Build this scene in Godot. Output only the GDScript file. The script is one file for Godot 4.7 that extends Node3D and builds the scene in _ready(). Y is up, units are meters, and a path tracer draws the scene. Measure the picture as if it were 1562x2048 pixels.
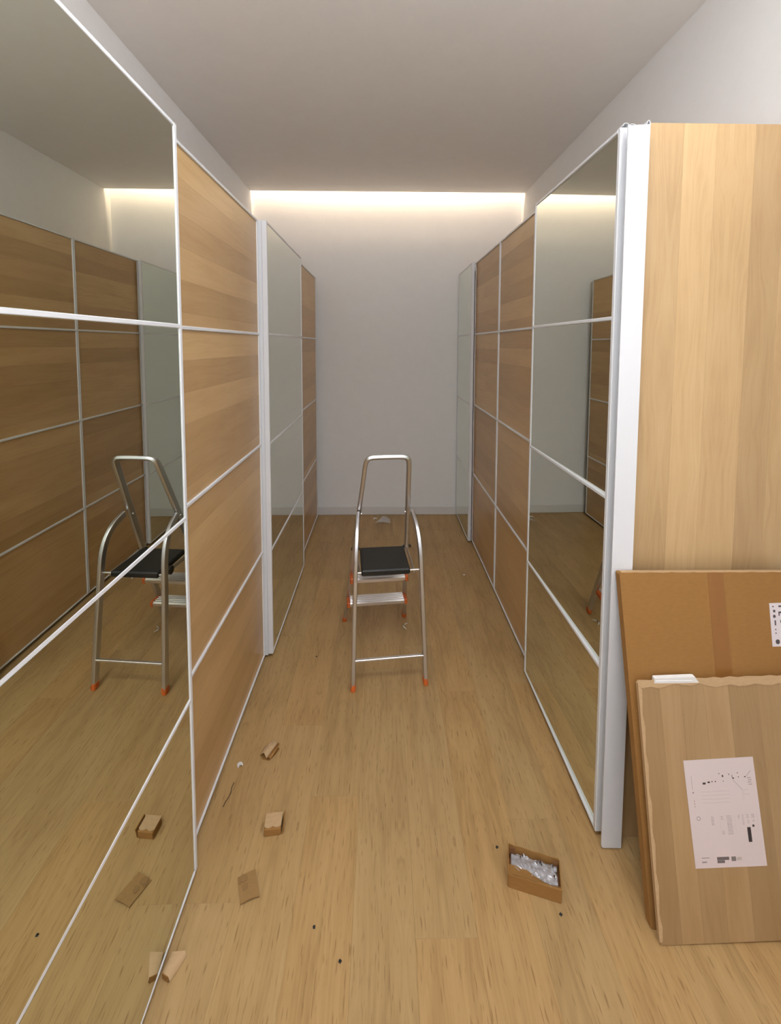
extends Node3D
# A corridor between two rows of sliding-door wardrobes. Lengths in metres; depth into the room is -z.

# ---------------------------------------------------------------- measured layout
const EYE := 1.6903            # camera height
const FOCAL := 878.68          # pixels, of a 1562 x 2048 picture
const CENTRE_Y := 747.35       # picture row that the lens axis meets
const RIGHT_FRONT := 0.7271    # x of the doors that run on the front track
const RIGHT_BACK := 0.7604
const LEFT_FRONT := -0.5889
const LEFT_BACK := -0.6287
const WALL_LEFT := -1.222
const WALL_RIGHT := 1.325
const WALL_BACK := 4.274
const WALL_FRONT := -2.0
const CEILING := 3.1
const DOOR_FOOT := 0.0198
const COVE_GAP := 0.1
const COVE_HIGH := 0.45

var M := {}                    # materials by name
var origin := Vector3.ZERO     # base of the thing that is being built; meshes are stored relative to it
var names := {}
var rng := RandomNumberGenerator.new()


func _ready():
	rng.seed = 7
	set_camera()
	set_environment()
	ceiling_lights()
	rear_window()
	pendant()
	make_materials()
	room()
	cove_light()
	wardrobes()
	step_ladder()
	cardboard_packs()
	litter()


# ---------------------------------------------------------------- camera, sky, lamps
func set_camera():
	var cam := Camera3D.new()
	cam.name = "camera"
	cam.projection = Camera3D.PROJECTION_FRUSTUM
	cam.near = 0.05
	cam.far = 60.0
	cam.size = 0.05 * 2048.0 / FOCAL
	cam.frustum_offset = Vector2(0.0, (CENTRE_Y - 1024.0) / FOCAL * 0.05)
	var yaw := 0.018
	var pitch := 0.0668
	var roll := 0.0026
	var u := Vector3(cos(yaw), 0, -sin(yaw))
	var v := Vector3(sin(pitch) * sin(yaw), cos(pitch), sin(pitch) * cos(yaw))
	var f := Vector3(cos(pitch) * sin(yaw), -sin(pitch), cos(pitch) * cos(yaw))
	var right := u * cos(roll) + v * sin(roll)
	var up := v * cos(roll) - u * sin(roll)
	cam.transform = Transform3D(Basis(flip(right), flip(up), -flip(f)), Vector3(0, EYE, 0))
	add_child(cam)
	cam.current = true


func set_environment():
	var e := Environment.new()
	e.background_mode = Environment.BG_COLOR
	e.background_color = Color(0.05, 0.05, 0.06)
	e.tonemap_mode = Environment.TONE_MAPPER_LINEAR
	e.tonemap_exposure = 0.69
	e.sdfgi_enabled = true
	e.ssao_enabled = true
	e.ssil_enabled = true
	var w := WorldEnvironment.new()
	w.name = "environment"
	w.environment = e
	add_child(w)


func ceiling_lights():
	# two flush panels on the ceiling behind and above the camera
	for k in 2:
		var at := W([0.05, 0.4][k], CEILING, [0.35, -1.3][k])
		var t := thing("ceiling_light", ["flat white square light panel flush on the ceiling over the near wardrobes", "flat white square light panel flush on the ceiling at the rear wall"][k], "light", at, 0.0, "ceiling light panels")
		var st := start()
		for s in [[-0.31, 0, 0.02, 0.64], [0.31, 0, 0.02, 0.64], [0, -0.31, 0.6, 0.02], [0, 0.31, 0.6, 0.02]]:
			box(st, at + Vector3(s[0], -0.009, s[1]), Vector3(s[2], 0.018, s[3]), 0.002)
		mat("lamp_frame", Color(0.9, 0.9, 0.9), 0.4)
		put("frame", st, M.lamp_frame, t)
		var glow := mat("lamp_glow", Color(0.95, 0.95, 0.95), 0.5)
		glow.emission_enabled = true
		glow.emission = Color(1.0, 0.97, 0.93)
		glow.emission_energy_multiplier = 3.0
		st = start()
		box(st, at + Vector3(0, -0.006, 0), Vector3(0.6, 0.008, 0.6), 0.001)
		put("diffuser", st, glow, t)
		var a := AreaLight3D.new()
		a.name = "ceiling_light_glow"
		a.area_size = Vector2(0.58, 0.58)
		a.area_range = 20.0
		a.area_attenuation = 2.0
		a.area_normalize_energy = true
		a.light_color = Color(0.94, 0.97, 1.0)
		a.light_energy = [3.7, 0.7][k]
		a.shadow_enabled = true
		a.rotation = Vector3(-PI / 2, 0, 0)
		a.position = at + Vector3(0, -0.014, 0)
		add_child(a)


func rear_window():
	# the wide frosted window in the wall behind the camera, daylight outside
	var z := WALL_FRONT
	var x0 := -0.95
	var x1 := 1.1
	var y0 := 1.5
	var y1 := 2.95
	origin = Vector3.ZERO
	var st := start()
	for b in [[x0 - 0.05, y0 - 0.05, x1 + 0.05, y0], [x0 - 0.05, y1, x1 + 0.05, y1 + 0.05], [x0 - 0.05, y0, x0, y1], [x1, y0, x1 + 0.05, y1], [0.05, y0, 0.09, y1]]:
		span(st, W(b[0], b[1], z), W(b[2], b[3], z + 0.03), 0.004)
	var frame := structure("window_1", st, mat("window_frame", Color(0.9, 0.9, 0.9), 0.4), "wide frosted window behind the camera")
	var glow := mat("frosted_pane", Color(0.9, 0.92, 0.95), 0.6)
	glow.emission_enabled = true
	glow.emission = Color(0.86, 0.92, 1.0)
	glow.emission_energy_multiplier = 0.2
	st = start()
	span(st, W(x0, y0, z + 0.004), W(x1, y1, z + 0.012), 0.001)
	put("pane", st, glow, frame)
	var a := AreaLight3D.new()
	a.name = "window_glow"
	a.area_size = Vector2(x1 - x0, y1 - y0)
	a.area_range = 20.0
	a.area_attenuation = 2.0
	a.area_normalize_energy = true
	a.light_color = Color(0.94, 0.965, 1.0)
	a.light_energy = 0.7
	a.shadow_enabled = true
	a.position = W((x0 + x1) / 2, (y0 + y1) / 2, z + 0.04)
	add_child(a)


func pendant():
	# an opaque bowl pendant that throws its light up at the ceiling
	var at := W(0.55, 2.34, -0.45)
	var t := thing("pendant_lamp", "white bowl pendant lamp throwing light upward, hung behind the camera", "lamp", at)
	origin = Vector3.ZERO
	var st := start()
	var rings := 10
	for side in 2:
		for i in rings:
			for j in 32:
				var q := []
				for o in [[0, 0], [0, 1], [1, 1], [1, 0]]:
					var a: float = (i + o[0]) / float(rings) * 0.47 * PI
					var b: float = (j + o[1]) / 32.0 * TAU
					var d := Vector3(sin(a) * cos(b), -cos(a) * 0.62, sin(a) * sin(b))
					q.append([d * (0.22 if side == 0 else 0.214), Vector3(d.x, d.y * 1.6, d.z).normalized() * (1.0 if side == 0 else -1.0)])
				for k in [[0, 1, 2], [0, 2, 3]]:
					tri(st, q[k[0]][0], q[k[1]][0], q[k[2]][0], q[0][1])
	put("bowl", st, mat("bowl_white", Color(0.93, 0.92, 0.91), 0.5), t)
	st = start()
	for a in [0.0, TAU / 3, 2 * TAU / 3]:
		sweep(st, PackedVector3Array([Vector3(cos(a) * 0.21, 0.0, sin(a) * 0.21), Vector3(cos(a) * 0.012, CEILING - 2.36, sin(a) * 0.012)]), round_rect(0.003, 0.003, 0.0014, 2), Vector3.RIGHT)
	put("cord", st, M.lamp_frame, t)
	st = start()
	sweep(st, PackedVector3Array([Vector3(0, CEILING - 2.372, 0), Vector3(0, CEILING - 2.34, 0)]), round_rect(0.1, 0.1, 0.0499, 8), Vector3.RIGHT)
	put("ceiling_rose", st, M.lamp_frame, t)
	var glow := mat("bulb_glow", Color(0.95, 0.93, 0.9), 0.5)
	glow.emission_enabled = true
	glow.emission = Color(1.0, 0.94, 0.86)
	glow.emission_energy_multiplier = 3.0
	var bulb := SphereMesh.new()
	bulb.radius = 0.05
	bulb.height = 0.1
	var o := MeshInstance3D.new()
	o.name = "bulb"
	o.mesh = bulb
	o.material_override = glow
	o.position.y = -0.02
	t.add_child(o, true)
	var l := OmniLight3D.new()
	l.name = "pendant_glow"
	l.light_color = Color(0.97, 0.98, 1.0)
	l.light_energy = 3.8
	l.light_size = 0.05
	l.omni_range = 20.0
	l.omni_attenuation = 2.0
	l.shadow_enabled = true
	l.position = at + Vector3(0, -0.02, 0)
	add_child(l)


func cove_light():
	# warm strip hidden above the lip of the ceiling, along the back wall
	var z := WALL_BACK - COVE_GAP - 0.065
	var y := CEILING + COVE_HIGH - 0.016
	var t := thing("led_strip", "warm glowing strip hidden in the ceiling slot along the back wall", "light", W(0.05, y, z))
	var st := start()
	box(st, W(0.05, y + 0.006, z), Vector3(2.5, 0.012, 0.1), 0.002)
	put("channel", st, M.lamp_frame, t)
	var glow := mat("strip_glow", Color(0.95, 0.9, 0.8), 0.5)
	glow.emission_enabled = true
	glow.emission = Color(1.0, 0.91, 0.80)
	glow.emission_energy_multiplier = 4.0
	st = start()
	box(st, W(0.05, y - 0.002, z), Vector3(2.42, 0.004, 0.09), 0.001)
	put("diffuser", st, glow, t)
	var a := AreaLight3D.new()
	a.name = "led_strip_glow"
	a.area_size = Vector2(2.4, 0.085)
	a.area_range = 20.0
	a.area_attenuation = 2.0
	a.area_normalize_energy = true
	a.light_color = Color(1.0, 0.91, 0.80)
	a.light_energy = 2.7
	a.shadow_enabled = true
	a.rotation = Vector3(-PI / 2, 0, 0)
	a.position = W(0.05, y - 0.006, z)
	add_child(a)


# ---------------------------------------------------------------- helpers
func flip(v: Vector3) -> Vector3:
	return Vector3(v.x, v.y, -v.z)


func W(x: float, y: float, depth: float) -> Vector3:
	return Vector3(x, y, -depth)


func numbered(called: String) -> String:
	var n: int = names.get(called, 0)
	names[called] = n + 1
	return called if n == 0 else "%s_%03d" % [called, n]


func tag(o: Node, label := "", category := "", group := "", kind := ""):
	for p in [["label", label], ["category", category], ["group", group], ["kind", kind]]:
		if p[1] != "":
			o.set_meta(p[0], p[1])


func thing(called: String, label: String, category: String, at := Vector3.ZERO, turn := 0.0, group := "") -> Node3D:
	var o := Node3D.new()
	o.name = numbered(called)
	o.position = at
	o.rotation.y = turn
	origin = at
	add_child(o)
	tag(o, label, category, group)
	return o


func start() -> SurfaceTool:
	var st := SurfaceTool.new()
	st.begin(Mesh.PRIMITIVE_TRIANGLES)
	return st


func put(called: String, st: SurfaceTool, m: Material, parent: Node = self, label := "") -> MeshInstance3D:
	var o := MeshInstance3D.new()
	o.mesh = st.commit()
	o.material_override = m
	o.cast_shadow = GeometryInstance3D.SHADOW_CASTING_SETTING_ON
	o.name = numbered(called) if parent == self else called
	parent.add_child(o, true)
	if label != "":
		o.set_meta("label", label)
	return o


func structure(called: String, st: SurfaceTool, m: Material, label := "") -> MeshInstance3D:
	var o := put(called, st, m)
	o.set_meta("kind", "structure")
	tag(o, label, called.split("_")[0])
	return o


func vert(st: SurfaceTool, p: Vector3, n: Vector3, uv := Vector2.ZERO):
	st.set_normal(n)
	st.set_uv(uv)
	st.add_vertex(p - origin)


func tri(st: SurfaceTool, a: Vector3, b: Vector3, c: Vector3, n: Vector3, ua := Vector2.ZERO, ub := Vector2.ZERO, uc := Vector2.ZERO):
	if (b - a).cross(c - a).dot(n) > 0:      # front faces run clockwise
		vert(st, a, n, ua); vert(st, c, n, uc); vert(st, b, n, ub)
	else:
		vert(st, a, n, ua); vert(st, b, n, ub); vert(st, c, n, uc)


# a chamfered box; grain is the axis that the texture's v runs along, shift moves the texture
func box(st: SurfaceTool, c: Vector3, size: Vector3, bevel := 0.001, grain := 2, shift := Vector2.ZERO, turn := Basis()):
	var h := size / 2.0
	var e: float = min(bevel, min(h.x, min(h.y, h.z)) * 0.9)
	var corner := func(sx, sy, sz, axis) -> Vector3:
		var s := Vector3(sx, sy, sz)
		var p := Vector3(h.x - e, h.y - e, h.z - e)
		p[axis] += e
		return p * s
	var uv := func(p: Vector3, axis: int) -> Vector2:
		var others := [0, 1, 2]
		others.erase(axis)
		if others.has(grain):
			others.erase(grain)
			return Vector2(p[others[0]], p[grain]) + shift
		return Vector2(p[others[0]], p[others[1]]) * 0.4 + shift
	var face := func(pts: Array, n: Vector3):
		var axis := n.abs().max_axis_index()
		var wn := turn * n
		var q := pts.map(func(p): return c + turn * p)
		tri(st, q[0], q[1], q[2], wn, uv.call(pts[0], axis), uv.call(pts[1], axis), uv.call(pts[2], axis))
		if q.size() > 3:
			tri(st, q[0], q[2], q[3], wn, uv.call(pts[0], axis), uv.call(pts[2], axis), uv.call(pts[3], axis))
	for s in [-1, 1]:
		face.call([corner.call(s, -1, -1, 0), corner.call(s, 1, -1, 0), corner.call(s, 1, 1, 0), corner.call(s, -1, 1, 0)], Vector3(s, 0, 0))
		face.call([corner.call(-1, s, -1, 1), corner.call(1, s, -1, 1), corner.call(1, s, 1, 1), corner.call(-1, s, 1, 1)], Vector3(0, s, 0))
		face.call([corner.call(-1, -1, s, 2), corner.call(1, -1, s, 2), corner.call(1, 1, s, 2), corner.call(-1, 1, s, 2)], Vector3(0, 0, s))
	for a in [-1, 1]:
		for b in [-1, 1]:
			face.call([corner.call(a, b, -1, 0), corner.call(a, b, 1, 0), corner.call(a, b, 1, 1), corner.call(a, b, -1, 1)], Vector3(a, b, 0).normalized())
			face.call([corner.call(a, -1, b, 0), corner.call(a, 1, b, 0), corner.call(a, 1, b, 2), corner.call(a, -1, b, 2)], Vector3(a, 0, b).normalized())
			face.call([corner.call(-1, a, b, 1), corner.call(1, a, b, 1), corner.call(1, a, b, 2), corner.call(-1, a, b, 2)], Vector3(0, a, b).normalized())
			for d in [-1, 1]:
				face.call([corner.call(a, b, d, 0), corner.call(a, b, d, 1), corner.call(a, b, d, 2)], Vector3(a, b, d).normalized())


# a box between two corners
func span(st: SurfaceTool, a: Vector3, b: Vector3, bevel := 0.001, grain := 2, shift := Vector2.ZERO):
	box(st, (a + b) / 2.0, (b - a).abs(), bevel, grain, shift)


# a flat outline in the plane of ax and ay, pushed along their normal by thick
func prism(st: SurfaceTool, outline: PackedVector2Array, at: Vector3, ax: Vector3, ay: Vector3, thick: float, shift := Vector2.ZERO):
	var n := ax.cross(ay).normalized()
	var idx := Geometry2D.triangulate_polygon(outline)
	for i in range(0, idx.size(), 3):
		var p := [outline[idx[i]], outline[idx[i + 1]], outline[idx[i + 2]]]
		var w := p.map(func(q): return at + ax * q.x + ay * q.y)
		tri(st, w[0] + n * thick, w[1] + n * thick, w[2] + n * thick, n, p[0] + shift, p[1] + shift, p[2] + shift)
		tri(st, w[0], w[1], w[2], -n, p[0] + shift, p[1] + shift, p[2] + shift)
	var turn := 1.0 if Geometry2D.is_polygon_clockwise(outline) else -1.0
	for i in outline.size():
		var a := outline[i]
		var b := outline[(i + 1) % outline.size()]
		var d := (b - a).normalized()
		var out := (ax * -d.y + ay * d.x).normalized() * turn
		var pa := at + ax * a.x + ay * a.y
		var pb := at + ax * b.x + ay * b.y
		tri(st, pa, pb, pb + n * thick, out, a + shift, b + shift, b + shift)
		tri(st, pa, pb + n * thick, pa + n * thick, out, a + shift, b + shift, a + shift)


func round_rect(w: float, h: float, r: float, steps := 4) -> PackedVector2Array:
	var out := PackedVector2Array()
	for q in 4:
		var c := Vector2([1, -1, -1, 1][q] * (w / 2 - r), [1, 1, -1, -1][q] * (h / 2 - r))
		for k in steps + 1:
			var a := (q + float(k) / steps) * PI / 2
			out.append(c + Vector2(cos(a), sin(a)) * r)
	return out


# a profile swept along a path; side is the direction of the profile's x
func sweep(st: SurfaceTool, path: PackedVector3Array, profile: PackedVector2Array, side: Vector3, scales := []):
	var rings := []
	var frames := []
	for i in path.size():
		var d := (path[min(i + 1, path.size() - 1)] - path[max(i - 1, 0)]).normalized()
		var x := (side - d * side.dot(d)).normalized()
		var y := d.cross(x).normalized()
		frames.append([d, x, y])
		var k: float = scales[i] if scales.size() else 1.0
		var ring := []
		for p in profile:
			ring.append(path[i] + (x * p.x + y * p.y) * k)
		rings.append(ring)
	var count := profile.size()
	var normal := func(i: int, j: int) -> Vector3:
		var e := profile[(j + 1) % count] - profile[(j - 1 + count) % count]
		return (frames[i][1] * e.y - frames[i][2] * e.x).normalized()
	for i in path.size() - 1:
		for j in count:
			var k := (j + 1) % count
			var a: Vector3 = rings[i][j]; var b: Vector3 = rings[i][k]; var c: Vector3 = rings[i + 1][k]; var d: Vector3 = rings[i + 1][j]
			var na: Vector3 = normal.call(i, j); var nb: Vector3 = normal.call(i, k); var nc: Vector3 = normal.call(i + 1, k); var nd: Vector3 = normal.call(i + 1, j)
			for t in [[a, b, c, na, nb, nc], [a, c, d, na, nc, nd]]:
				var order := [0, 2, 1] if (t[1] - t[0]).cross(t[2] - t[0]).dot(t[3]) > 0 else [0, 1, 2]
				for o in order:
					vert(st, t[o], t[o + 3])
	for i in [0, path.size() - 1]:
		var n: Vector3 = frames[i][0] * (-1.0 if i == 0 else 1.0)
		for j in range(1, count - 1):
			tri(st, rings[i][0], rings[i][j], rings[i][j + 1], n)


func bezier(a: Vector3, b: Vector3, c: Vector3, d: Vector3, steps: int) -> PackedVector3Array:
	var out := PackedVector3Array()
	for i in steps + 1:
		out.append(a.bezier_interpolate(b, c, d, float(i) / steps))
	return out


# ---------------------------------------------------------------- materials
func mat(called: String, color: Color, rough := 0.6, metal := 0.0) -> StandardMaterial3D:
	var m := StandardMaterial3D.new()
	m.resource_name = called
	m.albedo_color = color
	m.roughness = rough
	m.metallic = metal
	M[called] = m
	return m


func noise(seed_: int, freq: float, octaves := 3) -> FastNoiseLite:
	var n := FastNoiseLite.new()
	n.seed = seed_
	n.noise_type = FastNoiseLite.TYPE_SIMPLEX_SMOOTH
	n.frequency = freq
	n.fractal_octaves = octaves
	return n


# grain along v; metres per repeat are wide and long
func wood_image(w: int, h: int, wide: float, long: float, seed_: int, dark: Color, mid: Color, light: Color, figure: float, fleck: float) -> Image:
	var warp := noise(seed_, 1.0, 3)
	var streak := noise(seed_ + 1, 1.0, 4)
	var fibre := noise(seed_ + 2, 1.0, 2)
	var spot := noise(seed_ + 3, 1.0, 2)
	var data := PackedByteArray()
	data.resize(w * h * 3)
	var at := 0
	for j in h:
		var y := absf(float(j) / h * 2.0 - 1.0) * long * 0.5
		for i in w:
			var x := absf(float(i) / w * 2.0 - 1.0) * wide * 0.5
			var bend := warp.get_noise_2d(x * 5.0, y * 1.1)
			var rings := sin((x * 60.0 + bend * 22.0) * 1.5) * 0.5
			var s := streak.get_noise_2d(x * 60.0 + bend * 3.0, y * 1.8)
			var f := fibre.get_noise_2d(x * 330.0, y * 7.0)
			var cloud := warp.get_noise_2d(x * 9.0 + 70.0, y * 2.2 + 30.0)
			var t := 0.52 + 0.26 * s + figure * rings * (0.3 + 0.7 * absf(bend)) + 0.12 * f + 0.30 * cloud
			var k := spot.get_noise_2d(x * 120.0 + 40.0, y * 11.0)
			if k > 0.42:
				t -= fleck * (k - 0.42) * 4.0
			t = clampf(t, 0.0, 1.0)
			var c := dark.lerp(mid, t * 2.0) if t < 0.5 else mid.lerp(light, t * 2.0 - 1.0)
			data[at] = c.r8; data[at + 1] = c.g8; data[at + 2] = c.b8
			at += 3
	return Image.create_from_data(w, h, false, Image.FORMAT_RGB8, data)


func textured(called: String, im: Image, wide: float, long: float, tint: Color, rough: float) -> StandardMaterial3D:
	var m := mat(called, tint, rough)
	m.albedo_texture = ImageTexture.create_from_image(im)
	m.uv1_scale = Vector3(1.0 / wide, 1.0 / long, 1)
	return m


func tinted(base: StandardMaterial3D, called: String, tint: Color) -> StandardMaterial3D:
	var m: StandardMaterial3D = base.duplicate()
	m.resource_name = called
	m.albedo_color = tint
	M[called] = m
	return m


func speckle(seed_: int, freq: float, low: Color, high: Color) -> NoiseTexture2D:
	var t := NoiseTexture2D.new()
	t.width = 512
	t.height = 512
	t.seamless = true
	t.noise = noise(seed_, freq, 4)
	var g := Gradient.new()
	g.set_color(0, low)
	g.set_color(1, high)
	t.color_ramp = g
	return t


func make_materials():
	# painted plaster
	for p in [["paint", Color(0.93, 0.925, 0.92), 11], ["ceiling_paint", Color(0.93, 0.92, 0.91), 12]]:
		var m := mat(p[0], p[1], 0.85)
		m.albedo_texture = speckle(p[2], 0.02, Color(0.99, 0.99, 0.99), Color(1, 1, 1))
		m.uv1_triplanar = true
		m.uv1_world_triplanar = true
		m.uv1_scale = Vector3(0.6, 0.6, 0.6)
	mat("board_white", Color(0.86, 0.85, 0.84), 0.45)
	mat("frame_white", Color(0.87, 0.87, 0.88), 0.35)
	mat("slab", Color(0.45, 0.36, 0.26), 0.9)
	# vinyl planks
	var oak := wood_image(640, 1536, 0.8, 2.4, 21, Color(0.63, 0.485, 0.315), Color(0.74, 0.592, 0.40), Color(0.795, 0.648, 0.455), 0.08, 0.6)
	textured("plank_a", oak, 0.8, 2.4, Color(0.93, 0.94, 0.925), 0.42)
	tinted(M.plank_a, "plank_b", Color(0.91, 0.92, 0.90))
	tinted(M.plank_a, "plank_c", Color(0.935, 0.93, 0.90))
	tinted(M.plank_a, "plank_d", Color(0.915, 0.93, 0.925))
	# oak veneer of the doors
	var veneer := wood_image(512, 1280, 0.6, 2.4, 55, Color(0.745, 0.595, 0.415), Color(0.815, 0.67, 0.48), Color(0.85, 0.715, 0.53), 0.04, 0.05)
	textured("veneer_a", veneer, 0.6, 2.4, Color(0.97, 0.965, 0.94), 0.33)
	tinted(M.veneer_a, "veneer_b", Color(0.92, 0.90, 0.865))
	tinted(M.veneer_a, "veneer_c", Color(0.95, 0.935, 0.905))
	tinted(M.veneer_a, "veneer_d", Color(0.88, 0.855, 0.81))
	# the paler batch of the end panels, and the browner wrapped panel
	tinted(M.veneer_a, "end_a", Color(0.97, 0.98, 0.985))
	tinted(M.veneer_a, "end_b", Color(0.915, 0.92, 0.92))
	tinted(M.veneer_a, "end_c", Color(0.945, 0.95, 0.95))
	tinted(M.veneer_a, "end_d", Color(0.875, 0.875, 0.875))
	tinted(M.veneer_a, "pack_a", Color(0.80, 0.79, 0.775))
	tinted(M.veneer_a, "pack_b", Color(0.765, 0.75, 0.73))
	tinted(M.veneer_a, "pack_c", Color(0.825, 0.81, 0.795))
	mat("mirror", Color(0.885, 0.90, 0.86), 0.0, 1.0)
	# step ladder
	mat("aluminium", Color(0.82, 0.82, 0.83), 0.36, 1.0)
	mat("aluminium_bright", Color(0.86, 0.84, 0.83), 0.35, 1.0)
	mat("black_plastic", Color(0.085, 0.085, 0.078), 0.5)
	mat("orange_plastic", Color(0.82, 0.40, 0.17), 0.45)
	# cardboard and litter
	for p in [["cardboard", Color(0.61, 0.435, 0.215), 31], ["cardboard_pale", Color(0.76, 0.63, 0.47), 32], ["cardboard_dark", Color(0.52, 0.35, 0.19), 33], ["card_print", Color(0.62, 0.475, 0.285), 34]]:
		var m := mat(p[0], p[1], 0.8)
		m.albedo_texture = speckle(p[2], 0.03, Color(0.95, 0.945, 0.94), Color(1, 1, 1))
		m.uv1_triplanar = true
		m.uv1_scale = Vector3(2.5, 6, 6)
	mat("tape", Color(0.565, 0.38, 0.185), 0.35)
	mat("card_stain", Color(0.55, 0.42, 0.25), 0.8)
	mat("foam", Color(0.93, 0.92, 0.91), 0.7)
	mat("white_scrap", Color(0.92, 0.91, 0.90), 0.5)
	mat("thread", Color(0.12, 0.11, 0.10), 0.7)
	var bag := mat("clear_plastic", Color(0.90, 0.91, 0.94, 0.24), 0.1)
	bag.transparency = BaseMaterial3D.TRANSPARENCY_ALPHA
	bag.cull_mode = BaseMaterial3D.CULL_DISABLED


# ---------------------------------------------------------------- room
func room():
	origin = Vector3.ZERO
	# floor slab with planks laid along the corridor
	var st := start()
	span(st, W(WALL_LEFT - 0.1, -0.08, WALL_FRONT - 0.1), W(WALL_RIGHT + 0.1, -0.006, WALL_BACK + 0.1), 0.001)
	var floor_ := structure("floor", st, M.slab, "pale oak vinyl plank floor running down the corridor")
	var wide := 0.18
	var long := 1.22
	var x := -0.445 - 5.0 * wide
	var row := 0
	var kinds := ["plank_a", "plank_b", "plank_c", "plank_d"]
	while x < WALL_RIGHT:
		var x0: float = max(x, WALL_LEFT)
		var x1: float = min(x + wide, WALL_RIGHT)
		var z: float = WALL_FRONT - [0.34, 0.85, 0.12, 0.62][row % 4] - 0.09 * (row % 3)
		while z < WALL_BACK:
			var z0: float = max(z, WALL_FRONT)
			var z1: float = min(z + long, WALL_BACK)
			if z1 - z0 > 0.01 and x1 - x0 > 0.01:
				st = start()
				span(st, W(x0 + 0.0001, -0.0062, z0 + 0.0001), W(x1 - 0.0001, 0.0, z1 - 0.0001), 0.0003, 2, Vector2(rng.randf(), rng.randf()) * 3.0)
				put("floor_plank", st, M[kinds[rng.randi() % 4]], floor_)
			z += long
		x += wide
		row += 1
	# walls
	st = start()
	span(st, W(WALL_LEFT - 0.1, -0.08, WALL_FRONT - 0.1), W(WALL_LEFT, CEILING + COVE_HIGH + 0.12, WALL_BACK + 0.1), 0.001)
	structure("wall_left", st, M.paint, "off-white wall rising above the long wardrobe row with the near mirror")
	st = start()
	span(st, W(WALL_RIGHT, -0.08, WALL_FRONT - 0.1), W(WALL_RIGHT + 0.1, CEILING + COVE_HIGH + 0.12, WALL_BACK + 0.1), 0.001)
	structure("wall_right", st, M.paint, "cool white wall above the wardrobe row behind the cardboard packs")
	st = start()
	span(st, W(WALL_LEFT, -0.08, WALL_BACK), W(WALL_RIGHT, CEILING + COVE_HIGH + 0.12, WALL_BACK + 0.1), 0.001)
	structure("wall_back", st, M.paint, "plain wall closing the corridor, lit warm along its top edge")
	st = start()
	span(st, W(WALL_LEFT, -0.08, WALL_FRONT - 0.1), W(WALL_RIGHT, CEILING + COVE_HIGH + 0.12, WALL_FRONT), 0.001)
	structure("wall_front", st, M.paint, "plain white wall behind the camera")
	st = start()
	span(st, W(-0.66, 0, WALL_BACK - 0.012), W(0.80, 0.08, WALL_BACK), 0.003)
	structure("baseboard_back", st, M.board_white, "low white baseboard at the foot of the end wall")
	# ceiling: a slab, a thin lip, and the slot behind it
	st = start()
	var lip := WALL_BACK - COVE_GAP
	span(st, W(WALL_LEFT, CEILING, WALL_FRONT), W(WALL_RIGHT, CEILING + COVE_HIGH + 0.1, lip - 0.16), 0.001)
	span(st, W(WALL_LEFT, CEILING, lip - 0.1602), W(WALL_RIGHT, CEILING + 0.012, lip), 0.001)
	span(st, W(WALL_LEFT, CEILING + COVE_HIGH, lip - 0.1602), W(WALL_RIGHT, CEILING + COVE_HIGH + 0.1, WALL_BACK), 0.001)
	structure("ceiling", st, M.ceiling_paint, "plain beige-grey ceiling with a light slot along the back wall")


# ---------------------------------------------------------------- wardrobes
# one strip of veneer after another, each its own piece
func strips(parent: Node, along_x: bool, a: Vector3, b: Vector3, cuts: Array, grain: int, first: int):
	var order := ["veneer_a", "veneer_b", "veneer_a", "veneer_c", "veneer_d", "veneer_c", "veneer_b", "veneer_a", "veneer_d"]
	if along_x:
		order = ["end_b", "end_a", "end_c", "end_d", "end_b", "end_a"]
	for k in cuts.size() - 1:
		var st := start()
		var p := a
		var q := b
		if along_x:
			p.x = cuts[k] + 0.0001; q.x = cuts[k + 1] - 0.0001
		else:
			p.y = cuts[k] + 0.0001; q.y = cuts[k + 1] - 0.0001
		span(st, p, q, 0.0002, grain, Vector2(rng.randf(), rng.randf()) * 2.0)
		put("veneer_strip", st, M[order[k % order.size()] if along_x else order[(k * 2 + first * 5 + rng.randi() % 3) % order.size()]], parent)


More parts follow.
